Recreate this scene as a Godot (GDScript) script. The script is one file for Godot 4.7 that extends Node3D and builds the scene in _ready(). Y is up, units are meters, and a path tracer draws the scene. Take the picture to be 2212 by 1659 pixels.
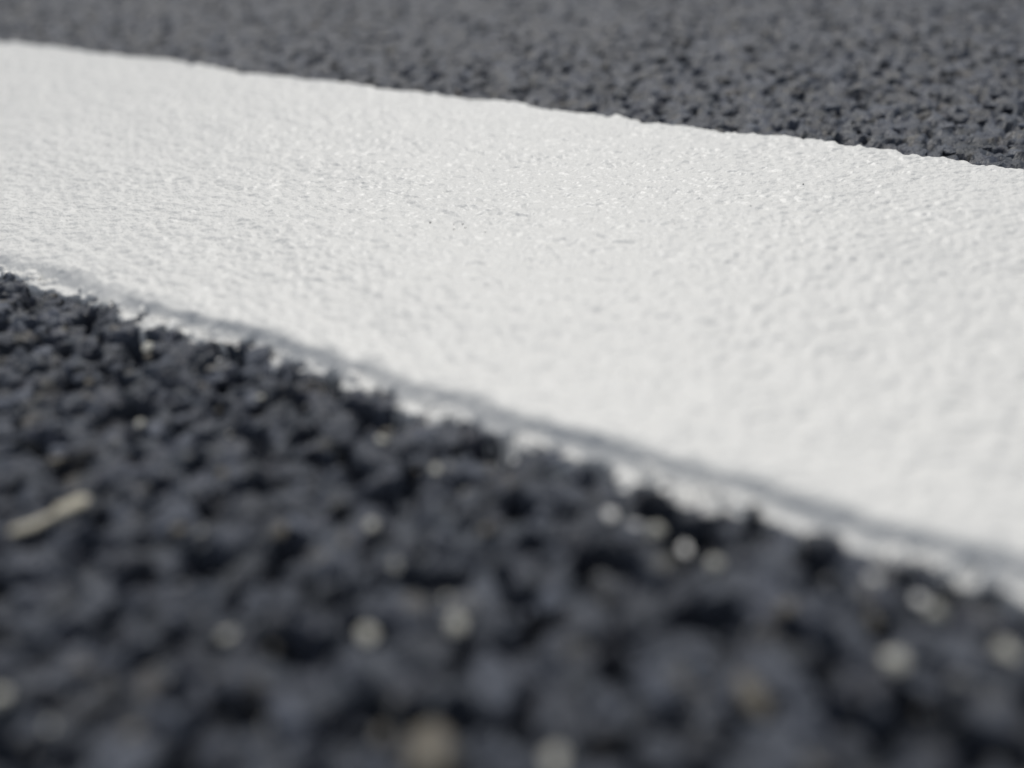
extends Node3D
# A fresh white parking line on dark asphalt, seen from a hand's breadth above the ground.
# Lengths in this file are millimetres times MM.

const MM := 0.001
const EYE := 60.0              # height of the lens above the road, mm
const PITCH := 36.75
const ROLL := -3.0
const FOCAL_PIXELS := 1661.0   # focal length in pixels of a 2212 x 1659 picture
const TURN := 30.13            # direction of the stripe, degrees from x towards z
const NEAR_EDGE := -63.6       # the stripe's two edges, mm across from the lens
const FAR_EDGE := -170.4
const TONE := 0.084             # middle brightness of the bitumen-coated stone, linear
const SLATE := Color(0.87, 0.98, 1.25)   # its blue-grey, the same all over the road
const THICK := 1.6            # paint above the tops of the stones

var rng := RandomNumberGenerator.new()
var along := Vector2(cos(deg_to_rad(TURN)), sin(deg_to_rad(TURN)))
var across := Vector2(-sin(deg_to_rad(TURN)), cos(deg_to_rad(TURN)))
var edge_noise: FastNoiseLite
var lump_noise: FastNoiseLite
var wave_noise: FastNoiseLite
var ripple_noise: FastNoiseLite
var grain_noise: FastNoiseLite
var pit_noise: FastNoiseLite
var chunk_value: FastNoiseLite
var chunk_gap: FastNoiseLite
var chip_value: FastNoiseLite
var chip_gap: FastNoiseLite
var fine_noise: FastNoiseLite
var warp_noise: FastNoiseLite
var stone_meshes: Array[ArrayMesh] = []
var lens_axes: Basis


func _ready() -> void:
	rng.seed = 20417
	# ---- camera
	lens_axes = Basis(Vector3.RIGHT, deg_to_rad(-PITCH)) * Basis(Vector3.BACK, deg_to_rad(ROLL))
	var camera := Camera3D.new()
	camera.name = "camera"
	var optics := CameraAttributesPhysical.new()
	optics.frustum_focal_length = 24.03
	optics.frustum_focus_distance = 0.147
	optics.frustum_near = 0.004
	optics.frustum_far = 300.0
	optics.exposure_aperture = 4.8
	camera.attributes = optics
	camera.transform = Transform3D(lens_axes, Vector3(0, EYE * MM, 0))
	camera.current = true
	add_child(camera)
	# ---- sky and sun
	var sky_look := ProceduralSkyMaterial.new()
	sky_look.sky_top_color = Color(0.535, 0.57, 0.625)
	sky_look.sky_horizon_color = Color(0.82, 0.84, 0.87)
	sky_look.sky_curve = 0.18
	sky_look.ground_bottom_color = Color(0.2, 0.2, 0.21)
	sky_look.ground_horizon_color = Color(0.4, 0.42, 0.45)
	var sky := Sky.new()
	sky.sky_material = sky_look
	var air := Environment.new()
	air.background_mode = Environment.BG_SKY
	air.sky = sky
	air.tonemap_mode = Environment.TONE_MAPPER_LINEAR
	air.tonemap_exposure = 0.80
	air.sdfgi_enabled = true
	air.ssao_enabled = true
	air.ssil_enabled = true
	var world := WorldEnvironment.new()
	world.name = "world_environment"
	world.environment = air
	add_child(world)
	var sun := DirectionalLight3D.new()
	sun.name = "sun"
	sun.light_energy = 1.0
	sun.light_color = Color(1.0, 0.985, 0.96)
	sun.light_angular_distance = 0.5
	sun.shadow_enabled = true
	add_child(sun)
	var to_sun := Vector3(0.05, 0.82, -0.57).normalized()
	sun.look_at_from_position(to_sun * 5.0, Vector3.ZERO)
	# ---- the place
	make_noises()
	make_stone_shapes()
	build_road()
	build_stripe()
	build_sliver()


func make_noises() -> void:
	edge_noise = noise_of(11, 1.0 / 22.0, 3)
	lump_noise = noise_of(12, 1.0 / 4.2, 3)
	wave_noise = noise_of(13, 1.0 / 26.0, 2)
	ripple_noise = noise_of(14, 1.0 / 5.0, 2)
	grain_noise = noise_of(15, 1.0 / 1.7, 2)
	pit_noise = noise_of(16, 1.0 / 6.2, 3)
	chunk_value = cells_of(17, 1.0 / 4.1, FastNoiseLite.RETURN_CELL_VALUE)
	chunk_gap = cells_of(17, 1.0 / 4.1, FastNoiseLite.RETURN_DISTANCE2_SUB)
	chip_value = cells_of(18, 1.0 / 1.6, FastNoiseLite.RETURN_CELL_VALUE)
	chip_gap = cells_of(18, 1.0 / 1.6, FastNoiseLite.RETURN_DISTANCE2_SUB)
	fine_noise = noise_of(19, 1.0 / 1.15, 3)
	warp_noise = noise_of(20, 1.0 / 3.0, 2)


func cells_of(key: int, frequency: float, what: FastNoiseLite.CellularReturnType) -> FastNoiseLite:
	var n := FastNoiseLite.new()
	n.seed = key
	n.noise_type = FastNoiseLite.TYPE_CELLULAR
	n.frequency = frequency
	n.fractal_type = FastNoiseLite.FRACTAL_NONE
	n.cellular_return_type = what
	n.cellular_jitter = 1.0
	return n


# the rolled surface: broken chunks and chips locked in bitumen, level on top, with cracks and pits between (mm)
func asphalt_height(x: float, z: float) -> float:
	var wx := x + warp_noise.get_noise_2d(x, z) * 1.6
	var wz := z + warp_noise.get_noise_2d(x + 500.0, z) * 1.6
	var h := chunk_value.get_noise_2d(wx, wz) * 0.6 + chip_value.get_noise_2d(wx, wz) * 0.34 + fine_noise.get_noise_2d(x, z) * 0.40
	h -= 1.0 * (1.0 - smoothstep(-1.0, -0.72, chunk_gap.get_noise_2d(wx, wz))) + 0.4 * (1.0 - smoothstep(-1.0, -0.6, chip_gap.get_noise_2d(wx, wz)))
	h -= 4.2 * pit_at(x, z)
	return h if h < 0.1 else 0.1 + (h - 0.1) * 0.45


func asphalt_tone(x: float, z: float) -> Color:
	var wx := x + warp_noise.get_noise_2d(x, z) * 1.6
	var wz := z + warp_noise.get_noise_2d(x + 500.0, z) * 1.6
	var a := fposmod(chunk_value.get_noise_2d(wx, wz) * 37.7, 1.0)
	var b := fposmod(chip_value.get_noise_2d(wx, wz) * 53.3, 1.0)
	var v := TONE * (0.38 + 0.72 * a + 0.52 * b)
	if b > 0.955:
		return Color(v * 1.4, v * 1.34, v * 1.25)
	return SLATE * v


func noise_of(key: int, frequency: float, octaves: int) -> FastNoiseLite:
	var n := FastNoiseLite.new()
	n.seed = key
	n.noise_type = FastNoiseLite.TYPE_SIMPLEX_SMOOTH
	n.frequency = frequency
	n.fractal_type = FastNoiseLite.FRACTAL_FBM
	n.fractal_octaves = octaves
	return n


# the point, in mm, where the sight line of a pixel of the 2212 x 1659 picture meets the level y
func on_level(px: float, py: float, y: float) -> Vector3:
	var d := lens_axes * Vector3((px - 1106.0) / FOCAL_PIXELS, -(py - 829.5) / FOCAL_PIXELS, -1.0)
	return Vector3(0, EYE, 0) + d * ((y - EYE) / d.y)


func depth_of(p: Vector3) -> float:
	return -(lens_axes.inverse() * (p - Vector3(0, EYE, 0))).z


func in_frame(p: Vector3, spare: float) -> bool:
	var c := lens_axes.inverse() * (p - Vector3(0, EYE, 0))
	if c.z > -5.0:
		return false
	return absf(c.x / c.z) * FOCAL_PIXELS < 1106.0 + spare and absf(c.y / c.z) * FOCAL_PIXELS < 829.5 + spare


func texture_of(key: int, kind: FastNoiseLite.NoiseType, frequency: float, octaves: int, ramp: Gradient = null) -> NoiseTexture2D:
	var n := FastNoiseLite.new()
	n.seed = key
	n.noise_type = kind
	n.frequency = frequency
	n.fractal_type = FastNoiseLite.FRACTAL_FBM
	n.fractal_octaves = octaves
	var t := NoiseTexture2D.new()
	t.width = 1024
	t.height = 1024
	t.seamless = true
	t.noise = n
	t.color_ramp = ramp
	return t


func ramp_of(stops: Array) -> Gradient:
	var g := Gradient.new()
	var at := PackedFloat32Array()
	var tone := PackedColorArray()
	for s in stops:
		at.append(s[0])
		tone.append(s[1])
	g.offsets = at
	g.colors = tone
	return g


func lin(r: float, g: float, b: float) -> Color:
	return Color(r, g, b).linear_to_srgb()


func label(o: Node, text: String, category: String) -> void:
	o.set_meta("label", text)
	o.set_meta("category", category)


# ------------------------------------------------------------------ stones
func make_stone_shapes() -> void:
	for k in 10:
		stone_meshes.append(stone_shape(100 + k, 3 if k < 6 else 2))


func stone_shape(key: int, fine: int) -> ArrayMesh:
	var r := RandomNumberGenerator.new()
	r.seed = key
	var points: Array[Vector3] = []
	var g := (1.0 + sqrt(5.0)) / 2.0
	for a in [-1.0, 1.0]:
		for b in [-g, g]:
			points.append(Vector3(a, b, 0).normalized())
			points.append(Vector3(0, a, b).normalized())
			points.append(Vector3(b, 0, a).normalized())
	var faces: Array = []
	for i in 12:
		for j in range(i + 1, 12):
			for k in range(j + 1, 12):
				if points[i].distance_to(points[j]) < 1.1 and points[j].distance_to(points[k]) < 1.1 and points[i].distance_to(points[k]) < 1.1:
					faces.append([i, j, k])
	for step in fine:
		var mid := {}
		var next: Array = []
		for f in faces:
			var m: Array = []
			for e in 3:
				var a: int = f[e]
				var b: int = f[(e + 1) % 3]
				var id := Vector2i(mini(a, b), maxi(a, b))
				if not mid.has(id):
					mid[id] = points.size()
					points.append((points[a] + points[b]).normalized())
				m.append(mid[id])
			next.append([f[0], m[0], m[2]])
			next.append([f[1], m[1], m[0]])
			next.append([f[2], m[2], m[1]])
			next.append([m[0], m[1], m[2]])
		faces = next
	# broken faces: the ball is cut by planes
	var cuts: Array = []
	for k in 16:
		var n := Vector3(r.randfn(), r.randfn(), r.randfn()).normalized()
		cuts.append([n, r.randf_range(0.5, 0.86)])
	cuts.append([Vector3(r.randf_range(-0.18, 0.18), 1, r.randf_range(-0.18, 0.18)).normalized(), r.randf_range(0.6, 0.78)])
	var rough := FastNoiseLite.new()
	rough.seed = key
	rough.frequency = 1.6
	var placed := PackedVector3Array()
	for p in points:
		var reach := 1.0
		for c in cuts:
			var n: Vector3 = c[0]
			var d: float = n.dot(p)
			if d > 0.05:
				reach = minf(reach, c[1] / d)
		reach *= 1.0 + 0.22 * rough.get_noise_3dv(p) + 0.13 * rough.get_noise_3dv(p * 2.7) + 0.07 * rough.get_noise_3dv(p * 6.0)
		placed.append(p * reach)
	var st := SurfaceTool.new()
	st.begin(Mesh.PRIMITIVE_TRIANGLES)
	st.set_smooth_group(0)
	for p in placed:
		st.add_vertex(p)
	for f in faces:
		var a: Vector3 = placed[f[0]]
		var b: Vector3 = placed[f[1]]
		var c: Vector3 = placed[f[2]]
		var out := (b - a).cross(c - a).dot(a + b + c) > 0.0
		st.add_index(f[0])
		st.add_index(f[2] if out else f[1])
		st.add_index(f[1] if out else f[2])
	st.generate_normals()
	return st.commit()


func stone_at(p: Vector3, radius: float, flat: float) -> Transform3D:
	var b := Basis(Vector3.UP, rng.randf() * TAU)
	b = Basis(Vector3(rng.randf_range(-1, 1), 0, rng.randf_range(-1, 1)).normalized(), rng.randf_range(0.0, 0.26)) * b
	b = b * Basis.from_scale(Vector3(radius * rng.randf_range(0.95, 1.35), radius * flat, radius * rng.randf_range(0.8, 1.1)))
	return Transform3D(b.scaled(Vector3.ONE * MM), p * MM)


# how far a stone's top lies from the rolled level: most are flush, some have sunk or broken out
func sunk(x: float, z: float, most: float) -> float:
	var deep := most * pit_at(x, z)
	return rng.randf_range(-0.35, 0.35) - deep


# where stones have broken out or never closed up: 0 to 1
func pit_at(x: float, z: float) -> float:
	var rolled := 0.0 if Vector2(x, z).dot(across) > NEAR_EDGE else 0.15   # the roller closed the road better beyond the stripe
	return smoothstep(0.14 + rolled, 0.26 + rolled * 1.4, pit_noise.get_noise_2d(x, z))


func stone_tone() -> Color:
	# linear colours of bitumen-coated aggregate
	var k := rng.randf()
	var v := TONE * rng.randf_range(0.6, 1.45)
	if k < 0.12:
		return SLATE * (v * 1.25)
	if k < 0.2:
		return Color(v * 1.08, v, v * 0.95)
	return SLATE * v


func road_look(name_of: String, tone: Color) -> StandardMaterial3D:
	var m := StandardMaterial3D.new()
	m.resource_name = name_of
	m.albedo_color = tone
	m.roughness = 0.52
	m.metallic_specular = 0.5
	m.uv1_triplanar = true
	m.uv1_world_triplanar = true
	m.uv1_scale = Vector3.ONE * 62.0
	m.albedo_texture = mottle
	m.heightmap_enabled = true
	m.heightmap_texture = pitted
	m.heightmap_scale = 0.030
	return m


var mottle: NoiseTexture2D
var pitted: NoiseTexture2D


# ------------------------------------------------------------------ road
func build_road() -> void:
	mottle = texture_of(31, FastNoiseLite.TYPE_SIMPLEX_SMOOTH, 0.030, 5, ramp_of([[0.0, lin(0.45, 0.45, 0.46)], [0.5, lin(0.85, 0.85, 0.85)], [1.0, lin(1.0, 1.0, 0.99)]]))
	pitted = texture_of(32, FastNoiseLite.TYPE_SIMPLEX_SMOOTH, 0.020, 5)
	var road := Node3D.new()
	road.name = "road"
	road.set_meta("kind", "structure")
	label(road, "dark asphalt of coarse bitumen-coated stones on both sides of the white stripe", "road")
	add_child(road)

	# the rolled surface on either side of the stripe, then plainer road from there to the horizon
	var look := road_look("asphalt", Color.WHITE)
	look.vertex_color_use_as_albedo = true
	add_part(road, "rolled_asphalt", sheet(steps(-165.0, 145.0, 0.5, 0.0), steps(-200.0, 25.0, 0.5, 0.0), 1), look)
	add_part(road, "rolled_asphalt", sheet(steps(-500.0, 460.0, 1.0, 0.0), steps(-600.0, -80.0, 0.8, 0.004), -1), look)
	add_part(road, "rolled_asphalt", sheet(steps(-1500.0, 1500.0, 12.0, 0.0), steps(-1600.0, 600.0, 12.0, 0.0), 0), look)
	var far := SurfaceTool.new()
	far.begin(Mesh.PRIMITIVE_TRIANGLES)
	far.set_normal(Vector3.UP)
	far.set_color(SLATE * TONE)
	var reach := 80000.0
	for r in [[-reach, -reach, reach, -1600.0], [-reach, 596.0, reach, reach], [-reach, -1600.0, -1500.0, 596.0], [1500.0, -1600.0, reach, 596.0]]:
		for q in [Vector2(r[0], r[1]), Vector2(r[2], r[1]), Vector2(r[0], r[3]), Vector2(r[2], r[1]), Vector2(r[2], r[3]), Vector2(r[0], r[3])]:
			far.add_vertex(Vector3(q.x, -0.3, q.y) * MM)
	add_part(road, "road_surface", far.commit(), look)

	# near the lens the stones are packed by size, the largest first
	var cells := {}
	var packed: Array = []
	for kind in [[2.1, 3.3, 560], [1.4, 2.1, 1900], [0.9, 1.4, 2000]]:
		for k in int(kind[2]):
			var x := rng.randf_range(-150.0, 130.0)
			var z := rng.randf_range(-210.0, 20.0)
			if Vector2(x, z).dot(across) < NEAR_EDGE - 4.0:
				continue
			var r := rng.randf_range(kind[0], kind[1])
			var cx := floori(x / 9.0)
			var cz := floori(z / 9.0)
			var free := true
			for dx in [-1, 0, 1]:
				for dz in [-1, 0, 1]:
					for o in cells.get(Vector2i(cx + dx, cz + dz), []):
						var room: float = (r + o.z) * 0.76
						if (o.x - x) * (o.x - x) + (o.y - z) * (o.y - z) < room * room:
							free = false
							break
					if not free:
						break
				if not free:
					break
			if free:
				var id := Vector2i(cx, cz)
				if not cells.has(id):
					cells[id] = []
				cells[id].append(Vector3(x, z, r))
				packed.append(Vector3(x, z, r))
	var shown: Array = []
	var rest: Array = []
	for s in packed:
		var t := Vector2(s.x, s.y).dot(across)
		var u := Vector2(s.x, s.y).dot(along)
		var p := Vector3(s.x, -s.z * 0.36 + sunk(s.x, s.y, 2.8), s.y)
		if t < skirt_end(u):
			painted.append([p, s.z])
		elif in_frame(p, 60.0):
			shown.append([s.z / depth_of(p), p, s.z])
		else:
			rest.append([p, s.z])
	shown.sort_custom(func(a, b): return a[0] > b[0])
	var looks: Array[StandardMaterial3D] = []
	for k in 14:
		var c := stone_tone()
		looks.append(road_look("stone", lin(c.r, c.g, c.b)))
	for k in shown.size():
		if k < 300:
			var o := MeshInstance3D.new()
			o.name = "stone"
			o.mesh = stone_meshes[k % 6]
			o.material_override = looks[rng.randi() % looks.size()]
			o.transform = stone_at(shown[k][1], shown[k][2], rng.randf_range(0.45, 0.65))
			road.add_child(o, true)
		else:
			rest.append([shown[k][1], shown[k][2]])

	# everywhere else: the same stones, too many and too small to pick apart
	var fill: Array = rest
	for j in 90:
		for i in 130:
			var x := -480.0 + (i + rng.randf()) * 7.0
			var z := -620.0 + (j + rng.randf()) * 7.0
			if Vector2(x, z).dot(across) > FAR_EDGE - 1.0:
				continue
			var r := 1.0 + 2.2 * pow(rng.randf(), 1.8)
			fill.append([Vector3(x, -r * 0.36 + sunk(x, z, 2.2), z), r])
	var many_look := road_look("stones", Color.WHITE)
	many_look.vertex_color_use_as_albedo = true
	var kinds := 5
	for k in kinds:
		var m := MultiMesh.new()
		m.transform_format = MultiMesh.TRANSFORM_3D
		m.use_colors = true
		m.mesh = stone_meshes[k + 5]
		var mine: Array = []
		for n in range(k, fill.size(), kinds):
			mine.append(fill[n])
		m.instance_count = mine.size()
		for n in mine.size():
			m.set_instance_transform(n, stone_at(mine[n][0], mine[n][1], rng.randf_range(0.4, 0.6)))
			m.set_instance_color(n, stone_tone())
		var o := MultiMeshInstance3D.new()
		o.name = "aggregate"
		o.multimesh = m
		o.material_override = many_look
		o.set_meta("kind", "stuff")
		road.add_child(o, true)

	# pale grains and light stones that stand out, where the photograph shows them: pixel, radius in mm, tone
	var pale := road_look("pale_grain", lin(0.66, 0.645, 0.57))
	var tan_look := road_look("tan_stone", lin(0.20, 0.18, 0.145))
	var flecks: Array = []
	var grey := road_look("grey_stone", lin(0.185, 0.188, 0.195))
	for g in [
		[490, 1376, 0.85, pale], [795, 1362, 0.95, pale], [850, 1212, 0.8, pale], [803, 1130, 0.85, pale], [605, 1140, 1.1, tan_look], [2, 1508, 1.05, pale],
		[285, 1578, 0.8, tan_look], [825, 1580, 0.8, tan_look], [1200, 1645, 1.1, pale], [1942, 1425, 1.2, pale], [2025, 1318, 1.0, pale], [1888, 1335, 0.9, tan_look],
		[2178, 1402, 1.1, pale], [1548, 1212, 0.9, pale], [1420, 1140, 1.0, pale], 
		[1005, 1320, 1.9, grey], [985, 1350, 1.1, pale], [940, 1628, 2.6, tan_look], [742, 1165, 0.9, tan_look], [322, 752, 0.9, pale], [318, 765, 0.9, tan_look],
		[835, 928, 0.8, tan_look], [822, 945, 0.8, pale], [660, 872, 0.45, grey], [560, 852, 0.55, pale], [302, 908, 0.7, pale], [246, 950, 0.8, grey],
		[1625, 1503, 1.9, tan_look], [8, 848, 1.0, grey], [940, 1015, 0.7, pale], [1060, 1010, 0.8, tan_look],
		[480, 1020, 0.7, tan_look], [1050, 1140, 0.9, tan_look], [1705, 1310, 1.0, tan_look], [1790, 1250, 0.8, grey], [2080, 1470, 1.2, grey], 
		[1300, 1250, 1.2, grey], [120, 990, 1.0, tan_look], [380, 1140, 0.8, tan_look], [190, 820, 0.7, tan_look], [470, 880, 0.6, tan_look]]:
		flecks.append(g)
	for k in 34:
		flecks.append([rng.randf_range(0.0, 2212.0), rng.randf_range(640.0, 1659.0), rng.randf_range(0.25, 0.55), [pale, tan_look, grey][rng.randi() % 3]])
	for g in flecks:
		if Vector2(on_level(g[0], g[1], 0.0).x, on_level(g[0], g[1], 0.0).z).dot(across) < NEAR_EDGE + 4.0:
			continue
		var o := MeshInstance3D.new()
		o.name = "pale_stone"
		o.mesh = stone_meshes[rng.randi() % stone_meshes.size()]
		o.material_override = g[3]
		var r: float = g[2]
		var q := on_level(g[0], g[1], 0.35)
		q.y = maxf(asphalt_height(q.x, q.z), -0.3) + r * 0.3
		o.transform = stone_at(q, r, 0.7)
		road.add_child(o, true)


var painted: Array = []


func under_paint(x: float, z: float) -> bool:
	var t := Vector2(x, z).dot(across)
	return t < NEAR_EDGE - 2.5 and t > FAR_EDGE + 2.5


func steps(from: float, to: float, step: float, growth: float) -> PackedFloat32Array:
	var a := PackedFloat32Array()
	var x := to
	while x > from:
		a.append(x)
		x -= step + growth * (to - x)
	a.append(from)
	a.reverse()
	return a


# a piece of the rolled surface; side 1 is before the stripe, -1 beyond it, 0 the plainer road round both
func sheet(xs: PackedFloat32Array, zs: PackedFloat32Array, side: int) -> ArrayMesh:
	var nx := xs.size()
	var points := PackedVector3Array()
	var tones := PackedColorArray()
	var live := PackedByteArray()
	points.resize(nx * zs.size())
	tones.resize(nx * zs.size())
	live.resize(nx * zs.size())
	for j in zs.size():
		for i in nx:
			var x := xs[i]
			var z := zs[j]
			var at := j * nx + i
			var t := Vector2(x, z).dot(across)
			var y := 0.0
			if side == 0:
				y = -0.3
				if t < NEAR_EDGE + 30.0 and t > FAR_EDGE - 30.0 or x > -180.0 and x < 160.0 and z > -230.0 and z < 45.0 or x > -515.0 and x < 475.0 and z > -615.0 and z < -65.0:
					y = -9.0
				live[at] = 1
				tones[at] = asphalt_tone(x, z)
			elif side > 0 and t > NEAR_EDGE - 6.0 or side < 0 and t < FAR_EDGE + 6.0:
				y = asphalt_height(x, z)
				live[at] = 1
				tones[at] = asphalt_tone(x, z)
			points[at] = Vector3(x, y, z) * MM
	var index := PackedInt32Array()
	for j in zs.size() - 1:
		for i in nx - 1:
			var a := j * nx + i
			if live[a] and live[a + 1] and live[a + nx] and live[a + nx + 1]:
				index.append_array([a, a + 1, a + nx, a + 1, a + nx + 1, a + nx])
	return smooth_mesh(points, index, tones)


func add_part(parent: Node, called: String, mesh: Mesh, look: Material) -> MeshInstance3D:
	var o := MeshInstance3D.new()
	o.name = called
	o.mesh = mesh
	o.material_override = look
	parent.add_child(o, true)
	return o


func smooth_mesh(points: PackedVector3Array, index: PackedInt32Array, tones := PackedColorArray()) -> ArrayMesh:
	var normals := PackedVector3Array()
	normals.resize(points.size())
	for k in range(0, index.size(), 3):
		var a := index[k]
		var b := index[k + 1]
		var c := index[k + 2]
		var n := (points[c] - points[a]).cross(points[b] - points[a])
		normals[a] += n
		normals[b] += n
		normals[c] += n
	for k in normals.size():
		normals[k] = normals[k].normalized()
	var arrays := []
	arrays.resize(Mesh.ARRAY_MAX)
	arrays[Mesh.ARRAY_VERTEX] = points
	arrays[Mesh.ARRAY_NORMAL] = normals
	if tones.size():
		arrays[Mesh.ARRAY_COLOR] = tones
	arrays[Mesh.ARRAY_INDEX] = index
	var m := ArrayMesh.new()
	m.add_surface_from_arrays(Mesh.PRIMITIVE_TRIANGLES, arrays)
	return m


# ------------------------------------------------------------------ stripe
func near_line(s: float) -> float:
	return NEAR_EDGE + edge_noise.get_noise_1d(s) * 1.5 + lump_noise.get_noise_1d(s * 0.7) * 0.45


func far_line(s: float) -> float:
	return FAR_EDGE + edge_noise.get_noise_1d(s + 900.0) * 2.2 + lump_noise.get_noise_1d(s + 900.0) * 1.6


func skirt_end(s: float) -> float:
	return near_line(s) + 3.0 + lump_noise.get_noise_1d(s * 0.8 + 300.0) * 2.2


func paint_height(s: float, t: float) -> float:
	var out := t - near_line(s)
	var back := far_line(s) - t
	var calm := 1.0 - 0.75 * smoothstep(-1.2, 0.2, maxf(out, back))
	var top := THICK + wave_noise.get_noise_2d(s * 0.6, t) * 0.55 + calm * (ripple_noise.get_noise_2d(s * 0.8, t * 1.1) * 0.30 + grain_noise.get_noise_2d(s * 0.85, t) * 0.275)
	var e := maxf(out, back)
	if e < -1.6:
		return top
	top -= 0.34 * pow(clampf((e + 1.6) / 1.6, 0.0, 1.0), 2.0)
	if e < 0.0:
		return top
	if back > out:
		return top - 5.0 * e
	# the near edge: a steep wall, then a ragged thin skirt on the stones
	var wall := clampf(e / 1.1, 0.0, 1.0)
	var q := along * s + across * t
	var past := maxf(0.0, t - skirt_end(s) + lump_noise.get_noise_2d(s * 0.9 + 80.0, t * 0.9) * 3.2)
	var low := maxf(asphalt_height(q.x, q.y), -0.7 - 3.0 * past) + 0.16
	low = lerpf(0.2 + lump_noise.get_noise_1d(s * 1.3 + 700.0) * 0.5, low, smoothstep(0.9, 2.2, e)) - 1.1 * past
	return lerpf(top, low, wall)


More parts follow.
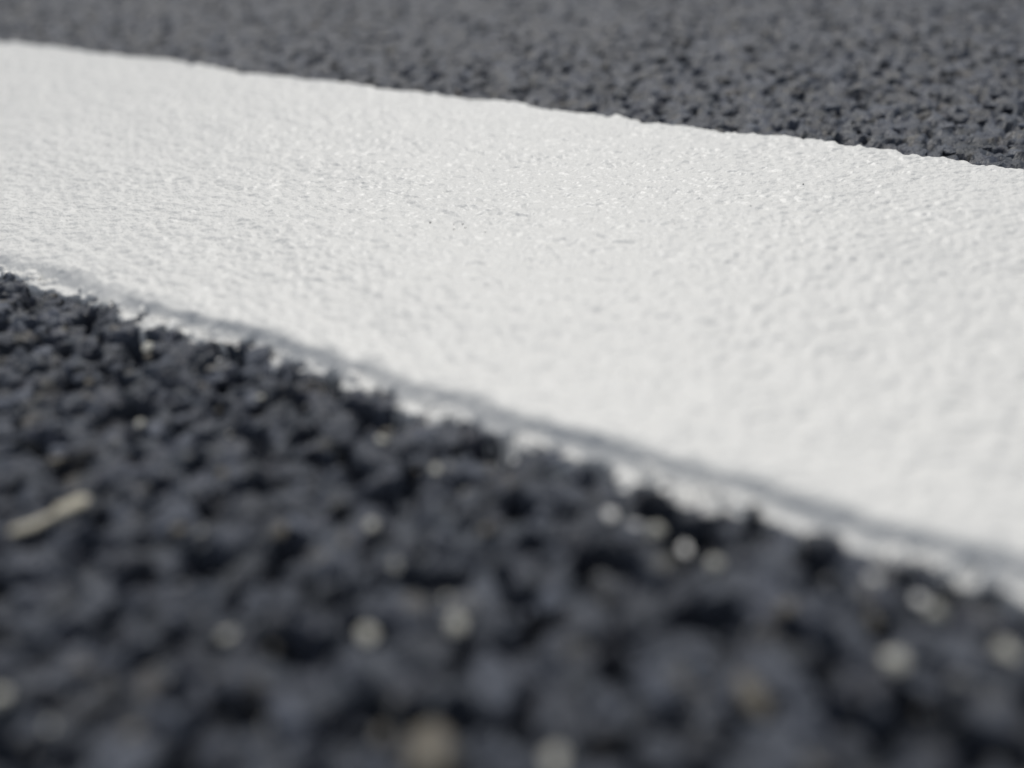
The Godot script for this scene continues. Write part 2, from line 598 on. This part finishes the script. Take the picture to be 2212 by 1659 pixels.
func build_stripe() -> void:
	var stripe := Node3D.new()
	stripe.name = "road_stripe"
	label(stripe, "thick white painted line crossing the dark asphalt, with a ragged edge", "road marking")
	add_child(stripe)
	var look := StandardMaterial3D.new()
	look.resource_name = "white_paint"
	look.albedo_color = lin(0.80, 0.792, 0.765)
	look.roughness = 0.52
	look.metallic_specular = 0.4
	look.clearcoat_enabled = true
	look.clearcoat = 0.2
	look.clearcoat_roughness = 0.35
	look.uv1_triplanar = true
	look.uv1_world_triplanar = true
	look.uv1_scale = Vector3.ONE * 45.0
	look.heightmap_enabled = true
	look.heightmap_texture = texture_of(41, FastNoiseLite.TYPE_SIMPLEX_SMOOTH, 0.028, 4)
	look.heightmap_scale = 0.015
	var ss: Array[float] = []
	var s := -620.0
	while s < 420.0:
		ss.append(s)
		if s < -420.0 or s > 220.0:
			s += 3.0
		elif s < -190.0 or s > 110.0:
			s += 0.8
		elif s > 40.0:
			s += 0.5
		else:
			s += 0.32
	var ts: Array[float] = []
	var t := FAR_EDGE - 4.0
	while t < NEAR_EDGE + 8.0:
		ts.append(t)
		t += 0.3 if t < FAR_EDGE + 4.0 or t > NEAR_EDGE - 4.0 else 0.36
	var nt := ts.size()
	var points := PackedVector3Array()
	points.resize(ss.size() * nt)
	for i in ss.size():
		for j in nt:
			var q := along * ss[i] + across * ts[j]
			points[i * nt + j] = Vector3(q.x, paint_height(ss[i], ts[j]), q.y) * MM
	var index := PackedInt32Array()
	for i in ss.size() - 1:
		for j in nt - 1:
			var a := i * nt + j
			if maxf(maxf(points[a].y, points[a + 1].y), maxf(points[a + nt].y, points[a + nt + 1].y)) < -3.4 * MM:
				continue
			index.append_array([a, a + nt, a + 1, a + nt, a + nt + 1, a + 1])
	add_part(stripe, "paint_layer", smooth_mesh(points, index), look)
	for p in painted:
		var r: float = p[1]
		var o := add_part(stripe, "paint_lump", stone_meshes[rng.randi() % stone_meshes.size()], look)
		o.transform = stone_at(p[0] + Vector3(0, 0.1, 0), r * 0.92, rng.randf_range(0.6, 0.85))


	# drops of paint that landed beyond the edge
	for g in [[1320, 1112, 0.8], [1372, 1126, 0.65], [1440, 1050, 1.0], [1462, 1072, 0.9], [1530, 1105, 1.1], [1480, 1180, 0.7], [1990, 1290, 0.8], [470, 770, 0.5], [1110, 985, 0.6], [1890, 1250, 0.9]]:
		var q := on_level(g[0], g[1], 0.3)
		q.y = maxf(asphalt_height(q.x, q.z), -0.4) + g[2] * 0.15
		var o := add_part(stripe, "paint_drop", stone_meshes[rng.randi() % 6], look)
		o.transform = stone_at(q, g[2], 0.5)
	# pinholes in the paint, their inner shade painted as small dark grains
	var pinhole_dark := StandardMaterial3D.new()
	pinhole_dark.resource_name = "pinhole_speck"
	pinhole_dark.albedo_color = lin(0.26, 0.255, 0.25)
	pinhole_dark.roughness = 0.8
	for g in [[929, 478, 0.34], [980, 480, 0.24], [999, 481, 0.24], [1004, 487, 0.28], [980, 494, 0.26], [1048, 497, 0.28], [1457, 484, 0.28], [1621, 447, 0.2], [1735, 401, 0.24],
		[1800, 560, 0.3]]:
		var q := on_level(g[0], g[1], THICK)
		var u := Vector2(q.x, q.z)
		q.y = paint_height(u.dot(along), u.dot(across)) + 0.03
		var o := add_part(stripe, "pinhole_speck", stone_meshes[6], pinhole_dark)
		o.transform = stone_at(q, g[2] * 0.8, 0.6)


# ------------------------------------------------------------------ a splinter of wood lying on the stones
func build_sliver() -> void:
	var look := StandardMaterial3D.new()
	look.resource_name = "dry_wood"
	look.albedo_color = lin(0.54, 0.50, 0.40)
	look.roughness = 0.8
	var a := on_level(18, 1152, 0.6)
	var b := on_level(194, 1080, 0.6)
	var mid := (a + b) / 2.0
	var dir := b - a
	var half := dir.length() / 2.0
	var st := SurfaceTool.new()
	st.begin(Mesh.PRIMITIVE_TRIANGLES)
	var sides := 7
	var rings := 12
	var r := RandomNumberGenerator.new()
	r.seed = 5
	var ring_points: Array = []
	for i in rings:
		var f := float(i) / (rings - 1)
		var wide := (0.85 + 0.22 * sin(f * 9.0 + 0.6) + 0.16 * sin(f * 23.0)) * pow(sin(PI * lerpf(0.05, 0.93, f)), 0.6) * lerpf(0.75, 1.15, f)
		var ring: Array = []
		for k in sides:
			var ang := TAU * k / sides
			var rr := wide * r.randf_range(0.75, 1.3)
			ring.append(Vector3(lerpf(-half, half, f), sin(ang) * rr * 0.6, cos(ang) * rr + 0.3 * sin(f * 5.0)) * MM)
		ring_points.append(ring)
	for i in rings - 1:
		for k in sides:
			var n := (k + 1) % sides
			for p in [ring_points[i][k], ring_points[i + 1][k], ring_points[i][n], ring_points[i][n], ring_points[i + 1][k], ring_points[i + 1][n]]:
				st.add_vertex(p)
	for k in range(1, sides - 1):
		for p in [ring_points[0][0], ring_points[0][k], ring_points[0][k + 1], ring_points[rings - 1][0], ring_points[rings - 1][k + 1], ring_points[rings - 1][k]]:
			st.add_vertex(p)
	st.generate_normals()
	var o := MeshInstance3D.new()
	o.name = "wood_sliver"
	o.mesh = st.commit()
	o.material_override = look
	label(o, "pale tan sliver of dry wood lying on the dark asphalt", "wood sliver")
	o.transform = Transform3D(Basis(Vector3.UP, atan2(-dir.z, dir.x)), mid * MM)
	add_child(o)
